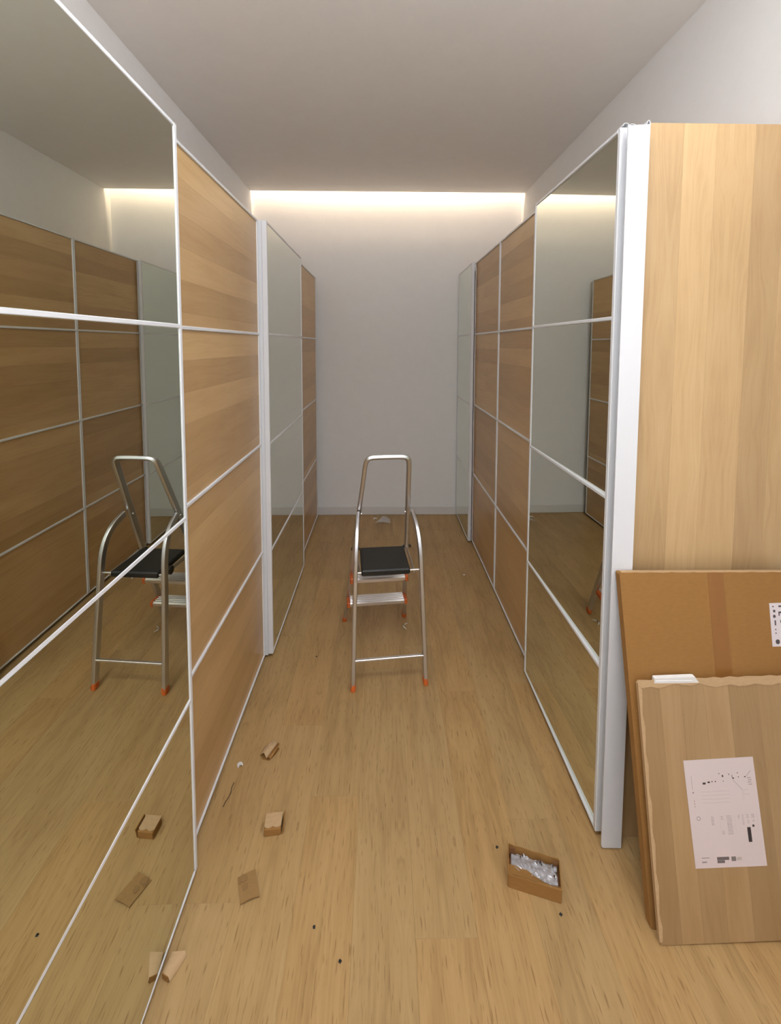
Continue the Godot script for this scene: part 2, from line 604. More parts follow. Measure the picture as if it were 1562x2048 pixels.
# x: the plane of the door's face; into: +1 where the wardrobe lies at larger x
func door(parent: Node3D, x: float, into: int, z0: float, z1: float, top: float, mirrored: bool, label: String, seed_: int, yaw := 0.0, door_yaw := 0.0):
	var thick := 0.026
	var edge := 0.016 if mirrored else 0.010
	var st := start()
	for z in [[z0, z0 + edge], [z1 - edge, z1]]:
		span(st, W(x, DOOR_FOOT, z[0]), W(x + into * thick, top, z[1]), 0.0022)
	for y in [[DOOR_FOOT, DOOR_FOOT + 0.009], [top - 0.012, top]]:
		span(st, W(x, y[0], z0 + edge), W(x + into * thick, y[1], z1 - edge), 0.002)
	var d := put("sliding_door", st, M.frame_white, parent, label)
	if door_yaw != 0.0:      # hung a little out of true, turned about its far edge
		var pivot := W(x, 0, z1) - origin
		d.transform = Transform3D(Basis(), pivot) * Transform3D(Basis(Vector3.UP, door_yaw), Vector3.ZERO) * Transform3D(Basis(), -pivot)
	var step := (top - DOOR_FOOT) / 4.0
	for k in range(1, 4):
		st = start()
		var y := DOOR_FOOT + step * k
		span(st, W(x - into * 0.0005, y - 0.0062, z0 + edge - 0.004), W(x + into * 0.014, y + 0.0062, z1 - edge + 0.004), 0.002)
		put("cross_rail", st, M.frame_white, d)
	for k in 4:
		var y0 := DOOR_FOOT + step * k + (0.005 if k > 0 else 0.0082)
		var y1 := DOOR_FOOT + step * (k + 1) - (0.005 if k < 3 else 0.0112)
		var p := W(x + into * (0.003 if mirrored else 0.0065), y0, z0 + edge - 0.001)
		var q := W(x + into * (0.009 if mirrored else 0.0185), y1, z1 - edge + 0.001)
		if mirrored:
			st = start()
			# the glass sits a little out of true in its frame, turned about its far edge
			var far_edge := Vector3(p.x, (p.y + q.y) / 2, q.z)
			var turned := Basis(Vector3.UP, yaw)
			var size := (q - p).abs()
			box(st, far_edge + turned * Vector3(into * size.x / 2, 0, size.z / 2), size, 0.0006, 2, Vector2.ZERO, turned)
			put("mirror_panel", st, M.mirror, d)
		else:
			var cuts := [y0]
			var y := y1
			var heights := [0.102, 0.096, 0.112, 0.1, 0.104, 0.2]
			var lower := []
			for i in 6:
				y -= heights[(i + seed_ * 2 + k * 3) % 5]
				if y < y0 + 0.03:
					break
				lower.append(y)
			lower.reverse()
			cuts += lower
			cuts.append(y1)
			strips(d, false, p, q, cuts, 2, seed_ + k)


func wardrobe_body(parent: Node3D, into: int, x0: float, x1: float, z0: float, z1: float, top: float):
	# carcass boards; x0 is the front edge, x1 the side at the wall
	var st := start()
	span(st, W(x0, 0, z1 - 0.018), W(x1, top, z1), 0.001, 1)
	put("side_panel", st, M.veneer_c, parent)
	for y in [["bottom_panel", 0.06], ["top_panel", top - 0.018]]:
		st = start()
		span(st, W(x0, y[1], z0 + 0.018), W(x1, y[1] + 0.018, z1 - 0.018), 0.001, 2)
		put(y[0], st, M.veneer_c, parent)
	st = start()
	span(st, W(x0 + into * 0.02, 0, z0 + 0.018), W(x0 + into * 0.036, 0.06, z1 - 0.018), 0.001)
	put("plinth", st, M.veneer_c, parent)
	st = start()
	span(st, W(x1 - into * 0.004, 0.06, z0 + 0.018), W(x1, top - 0.018, z1 - 0.018), 0.0005)
	put("back_panel", st, M.board_white, parent)
	# the rails on which the doors run
	for y in [[0.004, 0.017], [top - 0.03, top - 0.004]]:
		st = start()
		span(st, W(x0 - into * 0.012, y[0], z0 + 0.02), W(x0 - into * 0.001, y[1], z1 - 0.02), 0.001)
		put("door_track", st, M.frame_white, parent)


func near_side(parent: Node3D, into: int, x0: float, x1: float, z0: float, top: float, cuts: Array):
	# the finished end of a wardrobe: upright strips of veneer on a board
	var st := start()
	span(st, W(x0, 0, z0 + 0.006), W(x1, top, z0 + 0.018), 0.001, 1)
	var side := put("side_panel", st, M.veneer_c, parent)
	strips(side, true, W(x0, 0.0, z0), W(x1, top, z0 + 0.0062), cuts, 1, 3)


func wardrobes():
	# right-hand row, the near wardrobe: mirror in front, wood behind
	var top := 2.36
	var r := [1.3889, 2.1389, 2.889, 3.625, 4.262]
	var t := thing("wardrobe", "wardrobe with a wide mirror door beside the cardboard packs, oak end panel facing out", "wardrobe", W(1.05, 0, r[0]), 0, "sliding-door wardrobes along the corridor")
	door(t, RIGHT_FRONT, 1, r[0], r[1], top, true, "white framed door of four mirror panels", 1, 0.010, 0.007)
	door(t, RIGHT_BACK, 1, r[1] - 0.03, r[2], top, false, "white framed door of four oak veneer panels", 2)
	wardrobe_body(t, 1, 0.823, WALL_RIGHT - 0.002, r[0], r[2], top + 0.006)
	near_side(t, 1, 0.823, WALL_RIGHT - 0.002, r[0], top + 0.014, [0.823, 0.932, 1.034, 1.157, 1.255, WALL_RIGHT - 0.002])
	# white angle profile that covers the end of the door tracks, its lower corner rounded
	var st := start()
	var pts := PackedVector2Array([Vector2(0.0, 2.347), Vector2(0.0, 0.02)])
	for k in 5:
		var a := PI + PI / 2 * k / 4.0
		pts.append(Vector2(0.009 + cos(a) * 0.009, 0.016 + sin(a) * 0.009))
	pts.append_array([Vector2(0.067, 0.005), Vector2(0.067, 2.351)])
	prism(st, pts, W(0.7353, 0, 1.3545), Vector3.RIGHT, Vector3.UP, 0.004)
	span(st, W(0.7983, 0.005, 1.354), W(0.8023, 2.351, r[0] + 0.001), 0.0005)
	put("track_cover", st, M.frame_white, t, "white upright cover with a rounded lower corner")
	# curled white caps at the head of the tracks
	for c in [[0.748, 2.362, 0.019, 0.009], [0.768, 2.3625, 0.022, 0.006], [0.8185, 2.366, 0.011, 0.014]]:
		st = start()
		var path := PackedVector3Array()
		for k in 9:
			var a := PI * (1.0 - k / 8.0)
			path.append(W(c[0] + cos(a) * c[2] / 2, c[1] + sin(a) * c[3], r[0] + 0.012))
		sweep(st, path, round_rect(0.03, 0.0022, 0.001, 2), Vector3.BACK)
		put("track_cap", st, M.frame_white, t)
	# right-hand row, the far wardrobe: wood behind, mirror in front at the end wall
	t = thing("wardrobe", "far wardrobe on the packs' side, its mirror door in front next to the end wall", "wardrobe", W(1.05, 0, r[2]), 0, "sliding-door wardrobes along the corridor")
	door(t, RIGHT_BACK, 1, r[2] + 0.002, r[3] + 0.02, top, false, "white framed door of four oak veneer panels", 3)
	door(t, RIGHT_FRONT, 1, r[3], r[4], top, true, "white framed door of four mirror panels", 4)
	wardrobe_body(t, 1, 0.823, WALL_RIGHT - 0.002, r[2] + 0.002, r[4], top + 0.006)
	near_side(t, 1, 0.823, WALL_RIGHT - 0.002, r[2] + 0.002, top + 0.006, [0.823, 0.94, 1.06, 1.2, WALL_RIGHT - 0.002])
	# left-hand row
	top = 2.3148
	var l := [0.3512, 1.3083, 2.2654, 2.2769, 3.234, 4.191]
	t = thing("wardrobe", "nearest wardrobe, its large mirror door cut by the picture edge and reflecting the ladder", "wardrobe", W(-0.95, 0, l[0]), 0, "sliding-door wardrobes along the corridor")
	door(t, LEFT_FRONT, -1, l[0], l[1], top, true, "white framed door of four mirror panels", 5, 0.006)
	door(t, LEFT_BACK, -1, l[1] - 0.035, l[2], top, false, "white framed door of four oak veneer panels", 6)
	wardrobe_body(t, -1, -0.69, WALL_LEFT + 0.002, l[0], l[2], top + 0.006)
	near_side(t, -1, WALL_LEFT + 0.002, -0.69, l[0], top + 0.006, [WALL_LEFT + 0.002, -1.13, -1.01, -0.9, -0.79, -0.69])
	t = thing("wardrobe", "far wardrobe opposite, its mirror door in front ahead of a narrow-looking wood door", "wardrobe", W(-0.95, 0, l[3]), 0, "sliding-door wardrobes along the corridor")
	door(t, LEFT_FRONT, -1, l[3], l[4], top, true, "white framed door of four mirror panels", 7)
	st = start()
	span(st, W(-0.6152, 0.013, l[3]), W(-0.69, top, l[3] + 0.004), 0.001)
	put("track_cover", st, M.frame_white, t)
	door(t, LEFT_BACK, -1, l[4] - 0.035, l[5], top, false, "white framed door of four oak veneer panels", 8)
	wardrobe_body(t, -1, -0.69, WALL_LEFT + 0.002, l[3], l[5], top + 0.006)
	near_side(t, -1, WALL_LEFT + 0.002, -0.69, l[3], top + 0.006, [WALL_LEFT + 0.002, -1.13, -1.01, -0.9, -0.79, -0.69])


# ---------------------------------------------------------------- ladder
func step_ladder():
	var turn := deg_to_rad(6.0)
	var at := W(0.0366, 0, 2.0634)
	var t := thing("step_ladder", "aluminium step ladder with black top tread, hoop handle and orange feet in the aisle", "ladder", at, -turn)
	t.rotation.y = turn
	origin = Vector3.ZERO      # its parts are laid out in its own axes: x across, -z towards the steps
	var P := func(a: float, y: float, b: float) -> Vector3: return Vector3(a, y, -b)
	# the stiles of the step side run up into the hoop handle
	var stile := func(s: int, y: float) -> Vector3:
		return P.call(s * 0.185 - 0.027 + (y / 1.1) * (0.027 - s * 0.075), y, 0.56 - 0.409 * y)
	var path := PackedVector3Array()
	path.append(stile.call(-1, 0.022))
	path.append(stile.call(-1, 0.3))
	path.append(stile.call(-1, 0.7))
	path.append(stile.call(-1, 1.045))
	var head: float = 0.56 - 0.409 * 1.128
	path.append_array(bezier(stile.call(-1, 1.055), stile.call(-1, 1.118), P.call(-0.105, 1.128, head), P.call(-0.052, 1.128, head), 10))
	path.append(P.call(0.0, 1.1285, head))
	path.append_array(bezier(P.call(0.052, 1.128, head), P.call(0.105, 1.128, head), stile.call(1, 1.118), stile.call(1, 1.055), 10))
	path.append(stile.call(1, 1.045))
	path.append(stile.call(1, 0.7))
	path.append(stile.call(1, 0.3))
	path.append(stile.call(1, 0.022))
	var across := Vector3(0, 0.409, 1.0).normalized()
	var st := start()
	sweep(st, path, round_rect(0.036, 0.021, 0.0055), across)
	put("handle_frame", st, M.aluminium, t, "bent tube whose top is the hoop handle")
	# the rear legs, bent over at the top to meet the stiles
	for s in [-1, 1]:
		st = start()
		path = PackedVector3Array([P.call(s * 0.18, 0.022, 0.0), P.call(s * 0.174, 0.25, 0.022), P.call(s * 0.168, 0.45, 0.041), P.call(s * 0.163, 0.6, 0.055)])
		path.append_array(bezier(P.call(s * 0.1626, 0.61, 0.056), P.call(s * 0.159, 0.72, 0.068), P.call(s * 0.152, 0.775, 0.115), P.call(s * 0.1435, 0.802, 0.205), 12))
		sweep(st, path, round_rect(0.021, 0.034, 0.0055), Vector3.RIGHT)
		put("leg", st, M.aluminium, t)
		st = start()
		sweep(st, PackedVector3Array([P.call(s * 0.1805, 0.0, -0.001), P.call(s * 0.1805, 0.004, -0.001), P.call(s * 0.18, 0.012, 0.0), P.call(s * 0.179, 0.034, 0.003)]), round_rect(0.025, 0.038, 0.009), Vector3.RIGHT, [0.7, 0.9, 1.0, 1.0])
		put("foot", st, M.orange_plastic, t, "orange foot cap")
		st = start()
		var f: Vector3 = stile.call(s, 0.0)
		var g: Vector3 = stile.call(s, 0.034)
		sweep(st, PackedVector3Array([f, f.lerp(g, 0.12), f.lerp(g, 0.35), g]), round_rect(0.04, 0.025, 0.009), across, [0.7, 0.9, 1.0, 1.0])
		put("foot", st, M.orange_plastic, t, "orange foot cap")
		# rivet where leg and stile meet
		st = start()
		var e: Vector3 = stile.call(s, 0.792)
		sweep(st, PackedVector3Array([e + Vector3(-s * 0.016, 0, 0.004), e + Vector3(s * 0.016, 0, 0.004)]), round_rect(0.012, 0.012, 0.0059), Vector3.UP)
		put("rivet", st, M.aluminium_bright, t)
	# tie bar low between the rear legs
	st = start()
	box(st, P.call(0.0, 0.148, 0.003), Vector3(0.34, 0.011, 0.016), 0.002)
	put("tie_bar", st, M.aluminium_bright, t)
	# top tread on its rod, with arms to the stiles
	st = start()
	box(st, P.call(-0.012, 0.563, 0.167), Vector3(0.242, 0.03, 0.254), 0.006, 2, Vector2.ZERO, Basis(Vector3.UP, deg_to_rad(-1.0)))
	put("top_tread", st, M.black_plastic, t, "black plastic top tread")
	st = start()
	sweep(st, PackedVector3Array([P.call(-0.172, 0.562, 0.055), P.call(0.172, 0.562, 0.055)]), round_rect(0.01, 0.01, 0.0049), Vector3.UP)
	put("tread_rod", st, M.aluminium_bright, t)
	for s in [-1, 1]:
		st = start()
		var e: Vector3 = stile.call(s, 0.545)
		sweep(st, PackedVector3Array([P.call(s * 0.136 - 0.004, 0.548, 0.07), Vector3(s * 0.14 - 0.006, 0.545, e.z)]), round_rect(0.024, 0.004, 0.0015), Vector3.UP)
		put("tread_arm", st, M.aluminium, t)
		st = start()
		sweep(st, PackedVector3Array([Vector3(s * 0.122 - 0.008, 0.552, e.z), Vector3(s * 0.168 - 0.008, 0.552, e.z)]), round_rect(0.016, 0.016, 0.0079), Vector3.UP)
		put("pivot_knob", st, M.black_plastic, t, "black round pivot knob")
	st = start()
	sweep(st, PackedVector3Array([P.call(-0.148, 0.556, 0.115), P.call(-0.162, 0.556, 0.115)]), round_rect(0.042, 0.042, 0.0209, 6), Vector3.UP)
	put("lock_knob", st, M.black_plastic, t, "black round lock knob")
	# two ribbed steps with orange end caps
	for y in [0.19, 0.372]:
		var l: Vector3 = stile.call(-1, y)
		var r: Vector3 = stile.call(1, y)
		st = start()
		var c := (l + r) / 2 + Vector3(0, 0, 0.036)
		var w := r.x - l.x - 0.02
		box(st, c + Vector3(0, -0.006, 0), Vector3(w, 0.022, 0.086), 0.003)
		for k in 5:
			box(st, c + Vector3(0, 0.006, -0.034 + 0.017 * k), Vector3(w, 0.006, 0.009), 0.0022)
		put("step", st, M.aluminium_bright, t)
		for e in [[l, 1], [r, -1]]:
			st = start()
			box(st, e[0] + Vector3(e[1] * 0.006, -0.006, 0.034), Vector3(0.022, 0.034, 0.094), 0.006)
			put("step_cap", st, M.orange_plastic, t, "orange step end cap")


# ---------------------------------------------------------------- flat packs
func label_image(w: int, h: int) -> ImageTexture:
	var im := Image.create(w, h, false, Image.FORMAT_RGB8)
	im.fill(Color(0.84, 0.78, 0.77))
	var ink := Color(0.20, 0.17, 0.17)
	var soft := Color(0.60, 0.55, 0.55)
	var pale := Color(0.76, 0.71, 0.70)
	var bar := func(x: float, y: float, bw: float, bh: float, c: Color): im.fill_rect(Rect2i(int(x * w), int(y * h), max(1, int(bw * w)), max(1, int(bh * h))), c)
	# margin marks
	bar.call(0.085, 0.15, 0.006, 0.13, soft)
	bar.call(0.085, 0.30, 0.012, 0.012, ink)
	for k in 3:
		bar.call(0.09, 0.38 + 0.025 * k, 0.009, 0.014, Color(0.5, 0.36, 0.38))
	# the line drawing: parts of an exploded view
	for d in [[0.24, 0.215, 0.045, 0.018], [0.31, 0.208, 0.035, 0.016], [0.37, 0.205, 0.014, 0.014], [0.415, 0.207, 0.016, 0.012], [0.48, 0.137, 0.016, 0.008], [0.525, 0.155, 0.02, 0.02], [0.53, 0.208, 0.014, 0.008], [0.62, 0.145, 0.01, 0.014], [0.665, 0.16, 0.009, 0.03], [0.67, 0.185, 0.024, 0.012], [0.745, 0.138, 0.012, 0.01], [0.75, 0.175, 0.012, 0.009], [0.84, 0.178, 0.024, 0.009]]:
		bar.call(d[0], d[1], d[2], d[3], ink)
	for k in 12:
		bar.call(0.67 + 0.0105 * k, 0.205 + 0.0085 * k, 0.012, 0.006, soft)
	for k in 7:
		bar.call(0.87 + 0.010 * k, 0.17 - 0.007 * k, 0.012, 0.006, soft)
	for k in 4:
		bar.call(0.88 + 0.01 * (k % 2), 0.19 + 0.02 * k, 0.05, 0.008, soft)
	for k in 5:
		bar.call(0.78, 0.30 + 0.02 * k, [0.09, 0.04, 0.11, 0.03, 0.03][k], 0.006, pale)
	for k in 4:
		bar.call(0.2, 0.30 + 0.035 * k, 0.4, 0.004, pale)
	# ring
	for a in 40:
		var t := a / 40.0 * TAU
		bar.call(0.12 + cos(t) * 0.024, 0.545 + sin(t) * 0.017, 0.009, 0.006, soft)
	# columns of small print
	for c in [[0.30, 0.535, 0.04, 0.08], [0.44, 0.535, 0.03, 0.03], [0.44, 0.67, 0.03, 0.03], [0.52, 0.53, 0.07, 0.17], [0.68, 0.53, 0.025, 0.035], [0.74, 0.53, 0.02, 0.09], [0.80, 0.53, 0.03, 0.03], [0.87, 0.53, 0.045, 0.03], [0.81, 0.58, 0.02, 0.025], [0.88, 0.58, 0.03, 0.02]]:
		var y: float = c[1]
		while y < c[1] + c[3]:
			var x: float = c[0]
			while x < c[0] + c[2]:
				var l := rng.randf_range(0.008, 0.02)
				bar.call(x, y, minf(l, c[0] + c[2] - x), 0.007, soft)
				x += l + 0.006
			y += 0.012
	for x in [0.42, 0.63, 0.95]:
		bar.call(x, 0.53, 0.004, 0.16, pale)
	# dot, upright bar and the bar blocks at the foot
	for yy in 9:
		var hw := sqrt(maxf(0.0, 16.0 - (yy - 4) * (yy - 4))) / 4.0
		bar.call(0.882 - hw * 0.017, 0.622 + yy * 0.0028, hw * 0.034, 0.004, ink)
	bar.call(0.79, 0.645, 0.05, 0.135, ink)
	bar.call(0.10, 0.905, 0.11, 0.008, soft)
	bar.call(0.10, 0.94, 0.07, 0.014, soft)
	bar.call(0.315, 0.905, 0.17, 0.03, Color(0.42, 0.38, 0.38))
	bar.call(0.315, 0.935, 0.105, 0.025, Color(0.42, 0.38, 0.38))
	bar.call(0.515, 0.905, 0.065, 0.042, Color(0.48, 0.44, 0.43))
	bar.call(0.59, 0.912, 0.07, 0.03, Color(0.74, 0.69, 0.65))
	return ImageTexture.create_from_image(im)


func small_label_image(w: int, h: int) -> ImageTexture:
	var im := Image.create(w, h, false, Image.FORMAT_RGB8)
	im.fill(Color(0.86, 0.82, 0.83))
	var ink := Color(0.30, 0.26, 0.27)
	for d in [[0.1, 0.07, 0.05, 0.03], [0.32, 0.06, 0.1, 0.04], [0.12, 0.16, 0.08, 0.06], [0.3, 0.2, 0.12, 0.04], [0.3, 0.24, 0.04, 0.06], [0.5, 0.09, 0.3, 0.05], [0.14, 0.4, 0.05, 0.12], [0.35, 0.4, 0.06, 0.06], [0.14, 0.6, 0.04, 0.03], [0.14, 0.68, 0.04, 0.03], [0.5, 0.45, 0.35, 0.25], [0.5, 0.85, 0.4, 0.05]]:
		im.fill_rect(Rect2i(int(d[0] * w), int(d[1] * h), int(d[2] * w), int(d[3] * h)), ink)
	for c in [[0.15, 0.305, 0.05], [0.2, 0.89, 0.075]]:
		for yy in range(-20, 21):
			var hw: float = sqrt(400.0 - yy * yy) / 20.0 * c[2]
			im.fill_rect(Rect2i(int((c[0] - hw) * w), int(c[1] * h + yy / 20.0 * c[2] * w), max(1, int(2 * hw * w)), 2), ink)
	return ImageTexture.create_from_image(im)


func sheet(parent: Node, called: String, at: Vector3, ax: Vector3, ay: Vector3, corners: Array, tex: ImageTexture, label: String):
	# a printed paper label: four corners in the plane of ax and ay, u right and v down
	var m := mat("paper_" + label.left(6), Color.WHITE, 0.6)
	m.albedo_texture = tex
	var n := ax.cross(ay).normalized()
	var p := corners.map(func(c): return at + ax * c.x + ay * c.y)
	var uv := [Vector2(0, 0), Vector2(1, 0), Vector2(1, 1), Vector2(0, 1)]
	var st := start()
	tri(st, p[0] + n * 0.0004, p[1] + n * 0.0004, p[2] + n * 0.0004, n, uv[0], uv[1], uv[2])
	tri(st, p[0] + n * 0.0004, p[2] + n * 0.0004, p[3] + n * 0.0004, n, uv[0], uv[2], uv[3])
	for k in 4:
		var a: Vector3 = p[k]
		var b: Vector3 = p[(k + 1) % 4]
		var o := (b - a).cross(n).normalized()
		tri(st, a, b, b + n * 0.0004, o, uv[k], uv[k], uv[k])
		tri(st, a, b + n * 0.0004, a + n * 0.0004, o, uv[k], uv[k], uv[k])
	put(called, st, m, parent, label)


func cardboard_packs():
	# the tall brown carton that leans on the wardrobe's end
	var slope := 0.181
	var at := W(0.773, 0, 1.148)
	var t := thing("cardboard_pack", "tall flat brown carton with a tape band, leaning on the wardrobe end panel", "carton", at)
	var up := Vector3(0, 1, -slope).normalized()
	var ax := Vector3(1, -0.004, 0).normalized()
	var n := ax.cross(up).normalized()
	var turned := Basis(ax, up, n)
	var high := 0.99
	var wide := 0.548
	var thick := 0.024
	# walls of board; the left edge leans a little out towards the top
	var st := start()
	var outline := PackedVector2Array([Vector2(0.006, 0.006), Vector2(-0.027, high - 0.004), Vector2(-0.0235, high)])
	for k in 24:
		outline.append(Vector2(0.0 + k * 0.0234, high + sin(k * 2.3) * 0.0012))
	outline.append_array([Vector2(wide, high), Vector2(wide, 0.004), Vector2(wide - 0.01, 0.0), Vector2(0.016, 0.0)])
	prism(st, outline, at - n * thick, ax, up, thick)
	put("carton_sleeve", st, M.cardboard, t)
	st = start()
	box(st, at + up * (high + 0.0005) + ax * 0.262 - n * thick * 0.5, Vector3(0.562, 0.003, 0.018), 0.001, 0, Vector2.ZERO, turned)
	put("folded_edge", st, M.cardboard_pale, t, "pale fluted top edge")
	st = start()
	var tape := PackedVector2Array([Vector2(0.2537, high), Vector2(0.3035, high), Vector2(0.3077, 0.68), Vector2(0.312, 0.3), Vector2(0.315, 0.001), Vector2(0.263, 0.001), Vector2(0.259, 0.3), Vector2(0.2546, 0.68)])
	prism(st, tape, at + n * 0.0001, ax, up, 0.0003)
	put("tape_band", st, M.tape, t, "darker brown upright tape band")
	sheet(t, "paper_label", at + n * 0.0002, ax, up, [Vector2(0.4419, 0.898), Vector2(0.532, 0.9005), Vector2(0.5305, 0.771), Vector2(0.4403, 0.7696)], small_label_image(180, 256), "white printed label")
	# the shorter oak panel in front of it
	slope = 0.2
	at = W(0.786, 0, 1.113)
	t = thing("wood_panel", "low oak veneer panel in torn packaging with a big white label, standing foremost", "panel", at)
	up = Vector3(0, 1, -slope).normalized()
	n = Vector3.RIGHT.cross(up).normalized()
	ax = Vector3.RIGHT.rotated(n, deg_to_rad(1.0))      # it stands a little askew
	up = up.rotated(n, deg_to_rad(1.0))
	turned = Basis(ax, up, n)
	high = 0.682
	thick = 0.019
	st = start()
	box(st, at + ax * 0.2655 + up * (high / 2) - n * (thick / 2 + 0.002), Vector3(0.529, high, thick), 0.003, 1, Vector2(0.3, 0.2), turned)
	var core := put("core_board", st, M.cardboard_pale, t)
	var cuts := [0.0, 0.062, 0.125, 0.197, 0.272, 0.36, 0.43, 0.48, 0.53]
	var kinds := ["pack_b", "pack_c", "pack_a", "pack_c", "pack_b", "pack_a", "pack_c", "pack_b"]
	for k in 8:
		st = start()
		var w: float = cuts[k + 1] - cuts[k] - 0.0001
		box(st, at + ax * (cuts[k] + w / 2) + up * (high / 2) - n * 0.0015, Vector3(w, high - 0.004, 0.003), 0.0003, 1, Vector2(rng.randf(), rng.randf()) * 2.0, turned)
		put("veneer_strip", st, M[kinds[k]], core)
	# torn cardboard along the top
	st = start()
	outline = PackedVector2Array([Vector2(-0.004, 0.013), Vector2(-0.003, -0.008)])
	for k in 22:
		outline.append(Vector2(0.012 + k * 0.0245, -0.0105 + 0.004 * sin(k * 1.9) + (0.006 if k > 2 and k < 8 else 0.0)))
	outline.append(Vector2(0.534, -0.006))
	outline.append(Vector2(0.534, 0.016))
	for k in 22:
		outline.append(Vector2(0.525 - k * 0.0245, 0.0145 + 0.002 * sin(k * 2.7) - 0.00012 * k))
	prism(st, outline, at + up * high + n * 0.0006, ax, up, 0.0012)
	put("torn_edge", st, M.cardboard_pale, t, "torn pale cardboard lip")
	st = start()
	outline = PackedVector2Array([Vector2(-0.003, 0.679), Vector2(-0.003, 0.01)])
	for k in 20:
		outline.append(Vector2(0.006 + 0.003 * sin(k * 2.1), 0.012 + k * 0.0345))
	prism(st, outline, at + n * 0.0004, ax, up, 0.0008)
	put("torn_side", st, M.cardboard_pale, t, "frayed cardboard strip down the side")
	sheet(t, "paper_label", at + n * 0.0004, ax, up, [Vector2(0.1130, 0.4704), Vector2(0.3229, 0.4747), Vector2(0.3291, 0.1896), Vector2(0.1195, 0.1891)], label_image(420, 560), "large white printed instruction label")
	st = start()
	prism(st, PackedVector2Array([Vector2(0.352, 0.0), Vector2(0.366, 0.0055), Vector2(0.381, 0.004), Vector2(0.374, -0.002)]), at + n * 0.001 + up * 0.001, ax, up, 0.001)
	put("paper_shred", st, M.white_scrap, t, "white shred at the foot")
	# foam edge guard lying on the top edge
	at = W(0.887, 0.6785, 1.2515)
	t = thing("foam_strip", "short white foam strip lying on the top edge of the oak panel", "foam", at)
	st = start()
	outline = PackedVector2Array([Vector2(-0.066, -0.0085), Vector2(0.07, -0.006), Vector2(0.058, 0.0115), Vector2(0.052, 0.0125), Vector2(-0.066, 0.009)])
	prism(st, outline, at - Vector3(0, 0, 0.006), Vector3.RIGHT, Vector3.UP, 0.012)
	put("foam_profile", st, M.foam, t)
	st = start()
	box(st, at + Vector3(-0.006, 0.0, 0.0063), Vector3(0.112, 0.0035, 0.0016), 0.0007)
	put("foam_ridge", st, M.foam, t)


# ---------------------------------------------------------------- litter on the floor
# a bent piece of card: rows of points on a grid, given a thickness
func card(st: SurfaceTool, grid: Array, thick: float):
	var rows := grid.size()
	var cols: int = grid[0].size()
	var normals := []
	for i in rows:
		var line := []
		for j in cols:
			var du: Vector3 = grid[i][min(j + 1, cols - 1)] - grid[i][max(j - 1, 0)]
			var dv: Vector3 = grid[min(i + 1, rows - 1)][j] - grid[max(i - 1, 0)][j]
			var nn := dv.cross(du).normalized()
			line.append(nn if nn.y >= -0.001 else -nn)
		normals.append(line)
	for side in 2:
		for i in rows - 1:
			for j in cols - 1:
				var q := []
				for o in [[0, 0], [0, 1], [1, 1], [1, 0]]:
					var nn: Vector3 = normals[i + o[0]][j + o[1]]
					q.append([grid[i + o[0]][j + o[1]] + nn * (thick if side == 0 else 0.0), nn * (1.0 if side == 0 else -1.0)])
				for s in [[0, 1, 2], [0, 2, 3]]:
					var a: Array = q[s[0]]; var b: Array = q[s[1]]; var c: Array = q[s[2]]
					var flat: Vector3 = (b[0] - a[0]).cross(c[0] - a[0])
					var order := [a, c, b] if flat.dot(a[1]) > 0 else [a, b, c]
					for v in order:
						vert(st, v[0], v[1])
	var rim := []
	for j in cols: rim.append([0, j])
	for i in range(1, rows): rim.append([i, cols - 1])
	for j in range(cols - 2, -1, -1): rim.append([rows - 1, j])
	for i in range(rows - 2, 0, -1): rim.append([i, 0])
	var mid: Vector3 = grid[rows / 2][cols / 2]
	for k in rim.size():
		var a: Array = rim[k]
		var b: Array = rim[(k + 1) % rim.size()]
		var pa: Vector3 = grid[a[0]][a[1]]
		var pb: Vector3 = grid[b[0]][b[1]]
		var na: Vector3 = normals[a[0]][a[1]]
		var nb: Vector3 = normals[b[0]][b[1]]
		var o := (pb - pa).cross(na).normalized()
		if o.dot(pa - mid) < 0: o = -o
		tri(st, pa, pb, pb + nb * thick, o)
		tri(st, pa, pb + nb * thick, pa + na * thick, o)


